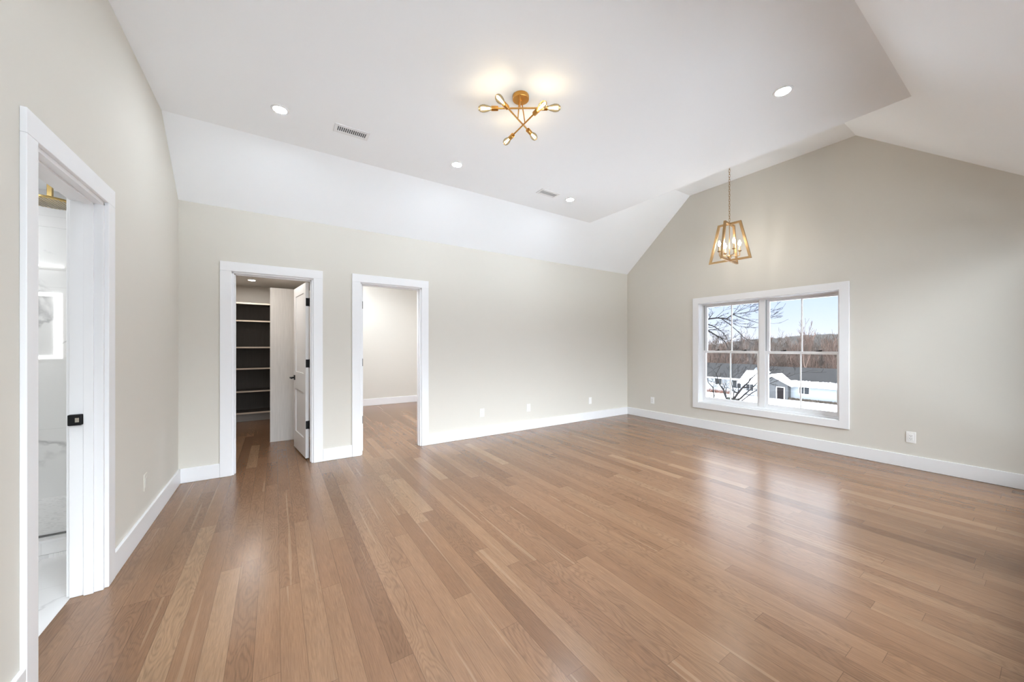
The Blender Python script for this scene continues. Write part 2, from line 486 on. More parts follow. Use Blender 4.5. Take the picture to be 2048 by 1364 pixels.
# ------------------------------------------------------------------ room dimensions (metres)
XL, XR = -0.77, 5.677            # left wall, window wall
YB, YF = 4.587, -0.15            # wall with the two doorways, wall behind the camera
ZE, ZF, ZT = 2.690, 3.208, 3.770  # eave, lower flat ceiling, upper flat ceiling
XS = 4.055                        # where the lower flat ceiling ends
TW = 0.117
YK = 3.330                        # far edge of upper flat
YR = 1.311                        # near edge of upper flat
SB = (ZT - ZE) / (YB - YK)
SN = 0.815
def zback(y): return ZE + (YB - y) * SB
def znear(y): return ZT - (YR - y) * SN
YFB = YB - (ZF - ZE) / SB
YFN = YR - (ZT - ZF) / SN

def hole_wall(name, u0, u1, top, holes, build):
    """wall in its own plane split round its openings; build(mb, ua, ub, polygon of (u,z))"""
    mb = MB()
    cuts = sorted({u0, u1, *[h[0] for h in holes], *[h[1] for h in holes], *[p for p in top['breaks'] if u0 < p < u1]})
    for a, b_ in zip(cuts, cuts[1:]):
        mid = (a + b_) / 2
        hs = [h for h in holes if h[0] - 1e-6 <= mid <= h[1] + 1e-6]
        f = top['f']
        if not hs:
            build(mb, [(a, 0), (b_, 0), (b_, f(b_)), (a, f(a))])
        else:
            h = hs[0]
            if h[2] > 0: build(mb, [(a, 0), (b_, 0), (b_, h[2]), (a, h[2])])
            build(mb, [(a, h[3]), (b_, h[3]), (b_, f(b_)), (a, f(a))])
    return mb

def prof_low(y):
    return min(ZF, zback(y), znear(y)) + 0.02
def prof_high(y):
    return min(ZT, zback(y), znear(y)) + 0.02

# openings
BD = (2.138, 2.815, 2.068)         # bathroom doorway in left wall (y0, y1, head)
CD = (-0.362, 0.347, 2.052)        # closet doorway (x0, x1, head)
HD = (0.853, 1.588, 2.060)         # hall doorway
WN = (1.455, 3.187, 0.405, 1.988)  # window (y0, y1, sill, head)
FILL_WIN = ((-0.45, 1.45, 0.16, 2.42), (1.65, 3.55, 0.16, 2.42), (3.75, 5.55, 0.16, 2.42))   # unseen windows behind the camera, added to fill the room with light

mb = hole_wall('l', YF, YB, dict(f=prof_low, breaks=(YFB, YFN)), [(BD[0], BD[1], 0, BD[2])], lambda m_, p: m_.prism(p, 0, XL - TW, XL))
struct(mb.build('wall_left', M['wall']), 'warm white wall with the open bathroom doorway', 'wall')
mb = hole_wall('b', XL - TW, XR + 0.2, dict(f=lambda x: ZE + 0.02, breaks=()), [(CD[0], CD[1], 0, CD[2]), (HD[0], HD[1], 0, HD[2])], lambda m_, p: m_.prism(p, 1, YB, YB + TW))
struct(mb.build('wall_back', M['wall']), 'long warm white wall with the closet and hall doorways', 'wall')
mb = hole_wall('r', YF, YB, dict(f=prof_high, breaks=(YK, YR)), [WN], lambda m_, p: m_.prism(p, 0, XR, XR + 0.2))
struct(mb.build('wall_right', M['wall']), 'warm white gable wall around the wide window', 'wall')
mb = hole_wall('f', XL - TW, XR + 0.2, dict(f=lambda x: znear(YF) + 0.02, breaks=()), FILL_WIN, lambda m_, p: m_.prism(p, 1, YF - 0.2, YF))
struct(mb.build('wall_front', M['wall']), 'warm white wall opposite the two doorways', 'wall')

mb = MB()
yb2, yf2 = YB + TW, YF - 0.2
mb.prism([(yf2, znear(yf2)), (YFN, ZF), (YFB, ZF), (yb2, zback(yb2)), (yb2, 4.15), (yf2, 4.15)], 0, XL - TW, XS)
mb.prism([(yf2, znear(yf2)), (YR, ZT), (YK, ZT), (yb2, zback(yb2)), (yb2, 4.15), (yf2, 4.15)], 0, XS, XR + 0.2)
struct(mb.build('ceiling', M['ceil']), 'white vaulted ceiling with a lower flat section and sloping sides', 'ceiling')

mb = MB()
mb.box(XL, XR, YF, YB, -0.2, 0)
mb.box(XL - TW, XL, BD[0], BD[1], -0.2, 0)
mb.box(-0.95, 6.0, YB, 8.6, -0.2, 0)
struct(mb.build('floor', M['floor']), 'oak strip floor running from the room into the closet and hall', 'floor')

# ------------------------------------------------------------------ baseboards
BH, BT = 0.138, 0.017
CW, CT = 0.093, 0.018      # casing width, thickness
def board(name, label, x0, x1, y0, y1, h=BH):
    struct(MB().box(x0, x1, y0, y1, 0.001, h).build(name, M['trim'], bevel=0.003), label, 'baseboard')
board('baseboard_left', 'white baseboard between the bathroom doorway and the corner', XL, XL + BT, BD[1] + 0.006 + CW, YB)
board('baseboard_left_near', 'white baseboard on the near side of the bathroom doorway', XL, XL + BT, YF, BD[0] - 0.006 - CW + 0.014)
board('baseboard_back_corner', 'short white baseboard beside the closet doorway in the corner', XL + BT, CD[0] - 0.008 - CW, YB - BT, YB)
board('baseboard_back_middle', 'short white baseboard between the two doorways', CD[1] + 0.008 + CW, HD[0] - 0.008 - CW, YB - BT, YB)
board('baseboard_back', 'long white baseboard between the hall doorway and the window wall', HD[1] + 0.008 + CW, XR - BT, YB - BT, YB)
board('baseboard_right', 'white baseboard below the window', XR - BT, XR, YF, YB)
board('baseboard_front', 'white baseboard opposite the doorways', XL + BT, XR - BT, YF, YF + BT)

# ------------------------------------------------------------------ doorway trims: casing, jamb, stop
def doorway(name, label, w, head, stop_v, narrow=0.0):
    """local frame: u across the opening 0..w, v into the wall 0..TW, casing on v<0"""
    root = empty(name)
    struct(root, label, 'door frame')
    r_ = 0.007
    c = MB()
    c.box(-r_ - CW + narrow, -r_, -CT, 0, 0.001, head + r_)
    c.box(w + r_, w + r_ + CW, -CT, 0, 0.001, head + r_)
    c.box(-r_ - CW + narrow, w + r_ + CW, -CT, 0, head + r_, head + r_ + CW)
    c.build('casing', M['trim'], root, bevel=0.0025)
    c = MB()
    c.box(-r_ - CW, -r_, TW, TW + CT, 0.001, head + r_)
    c.box(w + r_, w + r_ + CW, TW, TW + CT, 0.001, head + r_)
    c.box(-r_ - CW, w + r_ + CW, TW, TW + CT, head + r_, head + r_ + CW)
    c.build('rear_casing', M['trim'], root, bevel=0.0025)
    j = MB()
    t = 0.012
    j.box(-0.0085, t, -0.002, TW + 0.002, 0.001, head)
    j.box(w - t, w + 0.0085, -0.002, TW + 0.002, 0.001, head)
    j.box(-0.0085, w + 0.0085, -0.002, TW + 0.002, head - t, head + 0.0085)
    j.build('jamb', M['trim'], root, bevel=0.0015)
    s_ = MB()
    v0, v1 = stop_v
    s_.box(t, t + 0.011, v0, v1, 0.001, head - t)
    s_.box(w - t - 0.011, w - t, v0, v1, 0.001, head - t)
    s_.box(t, w - t, v0, v1, head - t - 0.011, head - t)
    s_.build('door_stop', M['trim'], root, bevel=0.0015)
    return root

# left wall: u along +y, v along -x   -> rotate 90 about z: local x->+y, local y->-x
tb = doorway('trim_1', 'white painted frame of the bathroom doorway', BD[1] - BD[0], BD[2], (0.031, 0.067), narrow=0.015)
tb.location = (XL, BD[0], 0); tb.rotation_euler = (0, 0, R(90))
sp = MB().box(0.6395, 0.6655, 0.069, 0.118, 0.893, 0.949).build('strike_plate', M['black'], tb, bevel=0.004)
sp['label'] = 'black strike plate with a latch hole'
MB().box(0.6385, 0.6395, 0.077, 0.091, 0.910, 0.932).build('latch_hole', M['steel'], sp)
tcl = doorway('trim_2', 'white painted frame of the closet doorway', CD[1] - CD[0], CD[2], (0.036, 0.072))
tcl.location = (CD[0], YB, 0)
th = doorway('trim_3', 'white painted frame of the hall doorway', HD[1] - HD[0], HD[2], (0.036, 0.072))
th.location = (HD[0], YB, 0)

# ------------------------------------------------------------------ doors
def door_leaf(name, label, w, h, panels_z, handle_side, mat):
    """leaf hinged at local origin, extends along +x, thickness 0..-0.035 in y; face y=-0.035 and y=0"""
    root = empty(name)
    struct(root, label, 'door')
    T = 0.035
    st = 0.105
    m_ = MB()
    z0 = 0.018
    m_.box(0, st, 0, -T, z0, h)
    m_.box(w - st, w, 0, -T, z0, h)
    rails = [z0] + [v for p in panels_z for v in p] + [h]
    for a, b_ in zip(rails[0::2], rails[1::2]):
        m_.box(st, w - st, 0, -T, a, b_)
    for a, b_ in panels_z:
        m_.box(st, w - st, -0.011, -T + 0.011, a, b_)
    m_.build('leaf', mat, root, bevel=0.0025)
    for z in (0.40, 1.105, 1.81):
        hb = MB()
        hb.box(-0.003, 0.0, -0.002, -0.033, z - 0.046, z + 0.046)
        hb.tube([(-0.006, 0.006, z - 0.048), (-0.006, 0.006, z + 0.048)], 0.008, 10)
        hb.box(-0.022, -0.006, 0.0, 0.006, z - 0.046, z + 0.046)
        hg = hb.build('hinge', M['black'], root)
        hg['label'] = 'black butt hinge'
    hz_ = 0.905
    hx = w - 0.062
    hd = MB()
    for sgn, y0 in ((1, 0.0), (-1, -T)):
        hd.box(hx - 0.030, hx + 0.030, y0, y0 + sgn * 0.008, hz_ - 0.030, hz_ + 0.030)
        hd.tube([(hx, y0, hz_), (hx, y0 + sgn * 0.052, hz_)], 0.010, 12)
        hd.box(hx - 0.105, hx + 0.011, y0 + sgn * 0.042, y0 + sgn * 0.056, hz_ - 0.010, hz_ + 0.010)
    h_ = hd.build('handle', M['black'], root, bevel=0.002)
    h_['label'] = 'square black lever handle'
    return root

# closet door stands open into the closet, hinged on the right jamb
d2 = door_leaf('door_2', 'white two panel door standing open into the closet, black hinges', 0.695, 2.035, ((0.235, 0.765), (0.985, 1.925)), 1, M['door'])
d2.location = (0.331, YB + TW + 0.022, 0)
d2.rotation_euler = (0, 0, R(97.4))
# mirrored so that the thickness is away from the viewer
d2.scale = (1, -1, 1)
d2.location = (0.322, YB + TW + 0.040, 0)

# hall door folded fully back, hinged on the left jamb
d3 = door_leaf('door_3', 'white door swung out of sight into the hall, black hinges on the jamb', 0.71, 2.04, ((0.235, 0.765), (0.985, 1.925)), 1, M['door'])
d3.location = (HD[0] + 0.012, YB + TW + 0.004, 0)
d3.rotation_euler = (0, 0, R(92))

# hinge knuckles on the hall jamb
for z in (0.40, 1.105, 1.81):
    MB().box(HD[0] + 0.0119, HD[0] + 0.0215, YB + 0.066, YB + TW + 0.002, z - 0.046, z + 0.046).build('hinge', M['black'], th).parent = None
for o in [o for o in col.objects if o.name.startswith('hinge') and o.parent is None]:
    o.parent = th
    o.location = (-HD[0], -YB, 0)
    o['label'] = 'black hinge leaf on the jamb'

# ------------------------------------------------------------------ window (local: x across, y outward, z up; origin at sill centre)
def make_window(name, label, w, h):
    root = empty(name)
    struct(root, label, 'window')
    hw = w / 2
    c = MB()
    cw = 0.088
    c.box(-hw - cw, -hw + 0.004, -CT, 0, -cw, h + cw)
    c.box(hw - 0.004, hw + cw, -CT, 0, -cw, h + cw)
    c.box(-hw, hw, -CT, 0, h - 0.004, h + cw)
    c.box(-hw, hw, -CT, 0, -cw, 0.004)
    c.build('casing', M['trim'], root, bevel=0.003)
    f = MB()   # jamb extension and vinyl frame
    f.box(-hw, -hw + 0.012, -0.004, 0.110, 0, h); f.box(hw - 0.012, hw, -0.004, 0.110, 0, h)
    f.box(-hw, hw, -0.004, 0.110, h - 0.012, h); f.box(-hw, hw, -0.004, 0.110, 0, 0.012)
    f.build('jamb_extension', M['trim'], root, bevel=0.0015)
    f = MB()
    f.box(-hw, -hw + 0.024, 0.100, 0.205, 0, h); f.box(hw - 0.024, hw, 0.100, 0.205, 0, h)
    f.box(-hw + 0.024, hw - 0.024, 0.100, 0.205, h - 0.028, h); f.box(-hw + 0.024, hw - 0.024, 0.100, 0.205, 0, 0.034)
    f.box(-0.037, 0.037, 0.095, 0.205, 0.034, h - 0.028)
    f.build('frame', M['vinyl'], root, bevel=0.002)
    zm = 0.812            # meeting rail
    for sgn in (-1, 1):
        a, b_ = (-hw + 0.026, -0.039) if sgn < 0 else (0.039, hw - 0.026)
        tr = MB()
        for x in (a, b_):
            tr.box(x - 0.003, x + 0.003, 0.112, 0.132, zm + 0.02, h - 0.03)
        tr.build('sash_track', M['track'], root)
        mid = (a + b_) / 2
        for which, y0, z0, z1, bot, topr in (('lower_sash', 0.108, 0.034, zm + 0.018, 0.048, 0.036), ('upper_sash', 0.148, zm - 0.018, h - 0.028, 0.036, 0.030)):
            s_ = MB()
            sw = 0.030
            s_.box(a, a + sw, y0, y0 + 0.034, z0, z1); s_.box(b_ - sw, b_, y0, y0 + 0.034, z0, z1)
            s_.box(a + sw, b_ - sw, y0, y0 + 0.034, z0, z0 + bot); s_.box(a + sw, b_ - sw, y0, y0 + 0.034, z1 - topr, z1)
            so = s_.build(which, M['vinyl'], root, bevel=0.002)
            MB().box(mid - 0.0065, mid + 0.0065, y0 + 0.009, y0 + 0.025, z0 + bot, z1 - topr).build('muntin', M['vinyl'], so)
            MB().box(a + sw - 0.004, b_ - sw + 0.004, y0 + 0.016, y0 + 0.018, z0 + bot - 0.004, z1 - topr + 0.004).build('pane', M['tinted'], so)
            if which == 'lower_sash':
                for q in (0.26, 0.74):
                    x = a + (b_ - a) * q
                    lk = MB().box(x - 0.028, x + 0.028, y0 + 0.004, y0 + 0.03, z1, z1 + 0.010).tube([(x, y0 + 0.016, z1 + 0.010), (x + 0.035, y0 + 0.004, z1 + 0.016)], 0.006, 8).build('sash_lock', M['black'], so)
                    lk['label'] = 'dark sash lock'
    return root

w1 = make_window('window_1', 'wide white twin double hung window looking onto snow and houses', WN[1] - WN[0], WN[3] - WN[2])
w1.location = (XR, (WN[0] + WN[1]) / 2, WN[2]); w1.rotation_euler = (0, 0, R(-90))
for i, nw in enumerate(FILL_WIN):
    root = empty('window_%d' % (i + 2), (nw[0], YF, nw[2]))  # added fill windows, out of view
    struct(root, ('tall picture window behind the viewpoint, nearest the bathroom wall', 'tall picture window behind the viewpoint, the middle one', 'tall picture window behind the viewpoint, nearest the gable wall')[i], 'window')
    w, h = nw[1] - nw[0], nw[3] - nw[2]
    f = MB()
    f.box(0, 0.05, -0.12, -0.05, 0, h); f.box(w - 0.05, w, -0.12, -0.05, 0, h); f.box(0.05, w - 0.05, -0.12, -0.05, 0, 0.05); f.box(0.05, w - 0.05, -0.12, -0.05, h - 0.05, h)
    f.build('frame', M['vinyl'], root, bevel=0.002)
    MB().box(0.045, w - 0.045, -0.09, -0.086, 0.045, h - 0.045).build('pane', M['glass'], root)
    c = MB()
    c.box(-0.08, 0.004, 0, CT, -0.08, h + 0.08); c.box(w - 0.004, w + 0.08, 0, CT, -0.08, h + 0.08); c.box(0, w, 0, CT, h - 0.004, h + 0.08); c.box(0, w, 0, CT, -0.02, 0.004)
    c.build('casing', M['trim'], root, bevel=0.003)

# ------------------------------------------------------------------ outlets
def outlet(loc, rz, label, kind='duplex', mat=None):
    mat = mat or M['plate']
    root = empty('wall_outlet', loc, rz)       # local: plate in xz, facing -y
    tag(root, label, 'outlet', 'white wall outlets')
    p = MB().box(-0.036, 0.036, -0.005, 0, -0.059, 0.059).build('cover_plate', mat, root, bevel=0.002)
    MB().box(-0.017, 0.017, -0.0075, -0.004, -0.034, 0.034).build('receptacle', mat, root, bevel=0.001)
    if kind == 'duplex':
        s_ = MB()
        for z in (-0.018, 0.014):
            s_.box(-0.008, -0.0055, -0.0079, -0.007, z, z + 0.010); s_.box(0.0055, 0.008, -0.0079, -0.007, z, z + 0.008)
            s_.box(-0.002, 0.002, -0.0079, -0.007, z - 0.008, z - 0.004)
        s_.build('slots', M['slot'], root)
    return root
outlet((2.494, YB, 0.343), 0, 'white wall outlet nearest the hall doorway on the long wall')
outlet((3.323, YB, 0.338), 0, 'white wall outlet in the middle of the long wall, between two others')
outlet((4.672, YB, 0.338), 0, 'white wall plate on the long wall nearest the room corner', 'blank')
outlet((XR, 4.032, 0.330), R(-90), 'small white outlet between the room corner and the window')
outlet((XR, 0.875, 0.330), R(-90), 'white outlet low on the gable wall past the window, dark slots')
outlet((XL, 3.546, 0.343), R(90), 'wall coloured outlet plate low on the wall beside the bathroom doorway', 'blank', M['wall'])

# ------------------------------------------------------------------ recessed lights and ceiling vents
def downlight(loc, label, lens, group='recessed ceiling lights'):
    root = empty('recessed_light', loc)
    tag(root, label, 'ceiling light', group)
    MB().lathe([(0.045, -0.001), (0.048, -0.006), (0.061, -0.004), (0.063, 0.0)], 40).build('trim_ring', M['vinyl'], root, smooth=True)
    MB().lathe([(0.0, -0.003), (0.046, -0.003), (0.046, 0.0)], 40).build('lens', lens, root)
    return root
downlight((0.030, 3.448, ZF), 'recessed light nearest the bathroom wall', M['lens'])
downlight((1.590, 3.472, ZF), 'recessed light in the middle of the ceiling row, between the two vents', M['lens'])
downlight((3.195, 3.493, ZF), 'recessed light beside the farther ceiling vent', M['lens'])
downlight((3.168, 1.136, ZF), 'recessed light alone near the ceiling step on the window side', M['lens'])
downlight((1.590, 1.136, ZF), 'recessed light over the middle of the room on the side away from the doorways', M['lens'])  # out of view, completes the grid; added for room fill
downlight((0.030, 1.136, ZF), 'recessed light near the bathroom wall on the side away from the doorways', M['lens'])  # out of view, second of the pair added for fill

def vent(loc, label):
    root = empty('ceiling_vent', loc)
    tag(root, label, 'vent', 'white ceiling vents')
    f = MB()
    W2, D2, w2_, d2_ = 0.142, 0.070, 0.115, 0.036
    f.box(-W2, -w2_, -D2, D2, -0.007, 0); f.box(w2_, W2, -D2, D2, -0.007, 0)
    f.box(-w2_, w2_, -D2, -d2_, -0.007, 0); f.box(-w2_, w2_, d2_, D2, -0.007, 0)
    f.build('frame', M['vinyl'], root, bevel=0.003)
    b_ = MB().box(-w2_, w2_, -d2_, d2_, -0.0015, -0.0005).build('duct_opening', M['dark'], root)
    l = MB()
    n = 14
    for k in range(n):
        x = -w2_ + (k + 0.75) * 2 * w2_ / (n + 0.5)
        l.box(x - 0.0028, x + 0.0028, -d2_, d2_, -0.0062, -0.0016)
    l.build('louvers', M['vinyl'], root)
    return root
vent((0.567, 3.455, ZF), 'white ceiling vent with dark slots nearest the bathroom wall')
vent((2.836, 3.498, ZF), 'white ceiling vent beside the last recessed light of the row')

# ------------------------------------------------------------------ six bulb brass ceiling fixture
def frame_from(d, origin):
    d = Vector(d).normalized()
    up = Vector((0, 0, 1))
    x = up.cross(d).normalized() if abs(d.z) < 0.99 else Vector((1, 0, 0))
    y = d.cross(x)
    mt = Matrix((x, y, d)).transposed().to_4x4()
    mt.translation = origin
    return mt
CH = Vector((1.562, 2.256, ZF))
root = empty('sputnik_ceiling_light', CH)
tag(root, 'brass semi flush ceiling light with three crossed rods and six glowing bulbs', 'chandelier')
MB().lathe([(0, 0), (0.062, 0), (0.063, -0.004), (0.063, -0.026), (0.060, -0.030), (0.0, -0.030)], 40).build('canopy', M['brass'], root, smooth=True)
MB().lathe([(0, -0.030), (0.008, -0.030), (0.008, -0.042), (0, -0.044)], 20).build('finial', M['brass'], root, smooth=True)
rods = [((1.497, 2.180), -34.0, 3.050), ((1.556, 2.284), 26.0, 3.044), ((1.623, 2.312), 87.0, 3.038)]
for (cx, cy), ang, z in rods:
    c = Vector((cx, cy, z)) - CH
    d = Vector((math.cos(R(ang)), math.sin(R(ang)), 0))
    s_ = MB().tube([c - d * 0.165, c + d * 0.165], 0.0058, 12)
    ro = s_.build('rod', M['brass'], root, smooth=True)
    top = Vector((c.x * 0.55, c.y * 0.55, -0.029))
    k = (Vector((c.x * 0.55, c.y * 0.55, 0)) - Vector((c.x, c.y, 0))).dot(d)
    MB().tube([top, c + d * k], 0.0045, 10).build('stem', M['brass'], root, smooth=True)
    for sgn in (-1, 1):
        mt = frame_from(d * sgn, c + d * sgn * 0.155)
        MB().lathe([(0, 0), (0.013, 0.0), (0.017, 0.003), (0.017, 0.050), (0.014, 0.052), (0, 0.052)], 24, mt).build('socket', M['brass'], ro, smooth=True)
        MB().lathe([(0.012, 0.048), (0.014, 0.058), (0.021, 0.078), (0.026, 0.100), (0.0265, 0.115), (0.023, 0.132), (0.013, 0.145), (0.0, 0.149)], 24, mt).build('bulb', M['bulb'], ro, smooth=True)
        fl = MB()
        for q in range(4):
            a = q * math.pi / 2
            off = mt.to_3x3() @ Vector((0.008 * math.cos(a), 0.008 * math.sin(a), 0))
            p0 = mt @ Vector((0.004 * math.cos(a), 0.004 * math.sin(a), 0.062)); p1 = mt @ Vector((0.010 * math.cos(a), 0.010 * math.sin(a), 0.128))
            fl.tube([p0, p1], 0.0022, 6)
        fl.build('filament', M['filament'], ro)

# ------------------------------------------------------------------ lantern pendant on a chain
PD = Vector((4.870, 2.330, ZT))
root = empty('lantern_pendant', PD)
tag(root, 'gold open frame lantern pendant with candle bulbs hanging on a chain', 'pendant light')
MB().lathe([(0, 0), (0.062, 0), (0.062, -0.012), (0.050, -0.022), (0.012, -0.028), (0.010, -0.045), (0, -0.046)], 32).build('canopy', M['brass2'], root, smooth=True)
ch = MB()
zt, zb = -0.045, -0.860
n = 26
ll = (zt - zb) / n
for k in range(n):
    zc = zt - (k + 0.5) * ll
    pts = []
    for q in range(13):
        a = 2 * math.pi * q / 12
        u, v = 0.0085 * math.cos(a), (ll * 0.66) * math.sin(a)
        pts.append((u, 0, zc + v) if k % 2 == 0 else (0, u, zc + v))
    ch.tube(pts, 0.0024, 6, cap=False)
ch.build('chain', M['brass2'], root, smooth=True)
zT, zB = 2.884 - ZT, 2.392 - ZT
ca, sa = math.cos(R(5)), math.sin(R(5))
dirs = [(Vector((sa, -ca, 0)), 0.136, 0.250), (Vector((ca, sa, 0)), 0.150, 0.256)]
for d, ht, hb in dirs:
    d = d.normalized(); nrm = Vector((-d.y, d.x, 0))
    W_, T_ = 0.024, 0.012
    fm = MB()
    def quadbar(a, b_, c_, e_):
        pts = [a, b_, c_, e_]
        A = [fm.bm.verts.new(d * p[0] + Vector((0, 0, p[1])) + nrm * T_) for p in pts]
        B = [fm.bm.verts.new(d * p[0] + Vector((0, 0, p[1])) - nrm * T_) for p in pts]
        fm.bm.faces.new(A); fm.bm.faces.new(B[::-1])
        for i in range(4):
            fm.bm.faces.new((A[i], B[i], B[(i + 1) % 4], A[(i + 1) % 4]))
    o_ = [(-hb, zB), (hb, zB), (ht, zT), (-ht, zT)]
    i_ = [(-hb + W_ * 1.35, zB + W_), (hb - W_ * 1.35, zB + W_), (ht - W_ * 1.0, zT - W_), (-ht + W_ * 1.0, zT - W_)]
    for k in range(4):
        quadbar(o_[k], o_[(k + 1) % 4], i_[(k + 1) % 4], i_[k])
    fm.build('lantern_frame', M['brass2'], root)
MB().tube([(0, 0, zb - 0.004), (0, 0, zB + 0.06)], 0.0055, 12).build('centre_rod', M['brass2'], root, smooth=True)
MB().lathe([(0, zB + 0.085), (0.014, zB + 0.080), (0.022, zB + 0.066), (0.022, zB + 0.050), (0.012, zB + 0.036), (0.012, zB + 0.02), (0, zB + 0.018)], 24).build('hub', M['brass2'], root, smooth=True)
for d, rr in [(Vector((math.cos(R(49 + 90 * k)), math.sin(R(49 + 90 * k)), 0)), 0.122) for k in range(4)]:
    d = d.normalized()
    za = zB + 0.072
    arm = MB().tube([d * 0.015 + Vector((0, 0, za)), d * (rr - 0.012) + Vector((0, 0, za - 0.004)), d * (rr - 0.003) + Vector((0, 0, za)), d * rr + Vector((0, 0, za + 0.012)), d * rr + Vector((0, 0, za + 0.055))], 0.005, 10).build('arm', M['brass2'], root, smooth=True)
    mt = Matrix.Translation(d * rr + Vector((0, 0, za + 0.050)))
    MB().lathe([(0, 0), (0.010, 0), (0.022, 0.010), (0.023, 0.013), (0.010, 0.013)], 24, mt).build('drip_cup', M['brass2'], arm, smooth=True)
    MB().lathe([(0, 0.010), (0.011, 0.010), (0.011, 0.075), (0.0, 0.076)], 20, mt).build('candle_sleeve', M['sleeve'], arm, smooth=True)
    MB().lathe([(0.007, 0.075), (0.011, 0.084), (0.0165, 0.100), (0.0165, 0.110), (0.011, 0.128), (0.004, 0.145), (0, 0.149)], 20, mt).build('candle_bulb', M['flame'], arm, smooth=True)

# ------------------------------------------------------------------ closet behind the wall
CZ = 2.40
mb = MB()
mb.box(-0.87, -0.77, YB + TW, 8.25, 0, CZ)
mb.box(0.64, 0.74, YB + TW, 8.25, 0, CZ)
mb.box(-0.87, 0.74, 8.15, 8.25, 0, CZ)
struct(mb.build('wall_closet', M['closetwall']), 'dim taupe walls of the walk in closet', 'wall')
struct(MB().box(-0.87, 0.74, YB + TW, 8.25, CZ, CZ + 0.1).build('ceiling_closet', M['closetwall']), 'dim ceiling over the walk in closet', 'ceiling')
downlight((-0.33, 7.35, CZ), 'small recessed light glowing in the closet ceiling above the shelves', M['lens_dim'], 'closet lights')
downlight((-0.33, 5.15, CZ), 'recessed light in the closet ceiling just inside the door', M['lens_dim'], 'closet lights')

sh = empty('shelf_unit', (-0.765, 7.70, 0))
tag(sh, 'tall dark backed shelf unit at the far end of the closet, pale shelf edges', 'shelves')
MB().box(0.0, 1.38, 0.415, 0.440, 0.001, 2.06).build('back_panel', M['oakdark'], sh)
for x in (0.0, 1.36):
    MB().box(x, x + 0.022, 0.004, 0.42, 0.001, 2.06).build('side_panel', M['oakgrey'], sh)
for z in (0.147, 0.520, 0.914, 1.283, 1.742, 2.045):
    s_ = MB().box(0.022, 1.36, 0.012, 0.415, z - 0.011, z + 0.011).build('shelf', M['oakdark'], sh)
    MB().box(0.022, 1.36, 0.0, 0.012, z - 0.012, z + 0.012).build('edge_band', M['oakedge'], s_)
MB().box(0.022, 1.36, 0.05, 0.07, 0.001, 0.136).build('kick_board', M['oakmid'], sh)

wu = empty('wardrobe_unit', (-0.062, 5.88, 0))
tag(wu, 'grey oak wardrobe unit in the closet, its pale end panel facing the doorway', 'wardrobe')
MB().box(0.0, 0.695, 0.0, 0.022, 0.001, 2.10).build('end_panel', M['oakgrey'], wu, bevel=0.001)
MB().box(0.0, 0.695, 1.42, 1.442, 0.001, 2.10).build('end_panel', M['oakgrey'], wu)
MB().box(0.675, 0.695, 0.022, 1.42, 0.001, 2.10).build('back_panel', M['oakdark'], wu)
MB().box(0.0, 0.675, 0.022, 1.42, 2.075, 2.10).build('top_shelf', M['oakgrey'], wu)
MB().box(0.0, 0.675, 0.022, 1.42, 0.09, 0.112).build('bottom_shelf', M['oakgrey'], wu)
MB().tube([(0.30, 0.022, 1.98), (0.30, 1.42, 1.98)], 0.014, 14).build('hanging_rail', M['steel'], wu, smooth=True)

# ------------------------------------------------------------------ hall room behind the second doorway
mb = MB()
mb.box(0.74, 5.9, 8.33, 8.45, 0, 3.0)
mb.box(5.8, 5.9, YB + TW, 8.33, 0, 3.0)
struct(mb.build('wall_hall', M['wall']), 'bright off white wall of the room beyond the hall doorway', 'wall')
struct(MB().box(0.74, 5.9, YB + TW, 8.45, 3.0, 3.1).build('ceiling_hall', M['ceil']), 'white ceiling of the room beyond the hall doorway', 'ceiling')
board('baseboard_hall', 'white baseboard on the far wall beyond the hall doorway', 0.74, 5.8, 8.33 - BT, 8.33, 0.15)
for x, y in ((1.0, 4.98), (2.9, 5.2), (4.4, 5.2)):
    d_ = downlight((x, y, 3.0), 'recessed light in the ceiling of the room beyond the hall doorway', M['lens_hall'], 'hall lights')  # unseen lamps added to brighten the hall
    d_.scale = (2.2, 2.2, 1)

# ------------------------------------------------------------------ bathroom
BX0 = -3.1
mb = MB()
mb.box(BX0, XL - TW, 3.42, 3.55, -0.02, 0.104)
struct(MB().box(BX0, XL - TW, 1.2, 3.42, -0.2, -0.004).build('floor_bathroom', M['marblefloor']), 'glossy white marble bathroom floor', 'floor')
struct(MB().box(BX0, XL - TW, 3.42, 4.69, -0.2, 0.02).build('floor_shower', M['mosaic']), 'white mosaic shower floor', 'floor')
cu = tag(MB().box(BX0 + 0.002, XL - TW - 0.002, 3.42, 3.55, 0.021, 0.096).build('shower_curb', M['marble'], bevel=0.002), 'grey veined marble curb at the edge of the shower', 'shower curb')
MB().box(BX0 + 0.002, XL - TW - 0.002, 3.412, 3.556, 0.096, 0.112).build('curb_cap', M['vinyl'], cu, bevel=0.002)
mb = MB()
mb.box(BX0 - 0.1, -0.95, 4.69, 4.79, 0, 2.62)
mb.box(BX0 - 0.1, BX0, 1.1, 4.69, 0, 2.62)
struct(mb.build('wall_shower', M['marble']), 'white marble tiled wall at the back of the shower', 'wall')
struct(MB().box(BX0 - 0.1, XL - TW, 1.1, 1.2, 0, 2.62).build('wall_bathroom', M['wall']), 'plain wall closing the bathroom', 'wall')
struct(MB().box(BX0 - 0.1, XL - TW, 1.1, 4.79, 2.62, 2.7).build('ceiling_bathroom', M['ceil']), 'white bathroom ceiling', 'ceiling')
struct(MB().box(-0.95, XL - TW, 4.587, 4.79, 0, 2.62).build('wall_shower_return', M['marble']), 'narrow marble return at the end of the shower', 'wall')
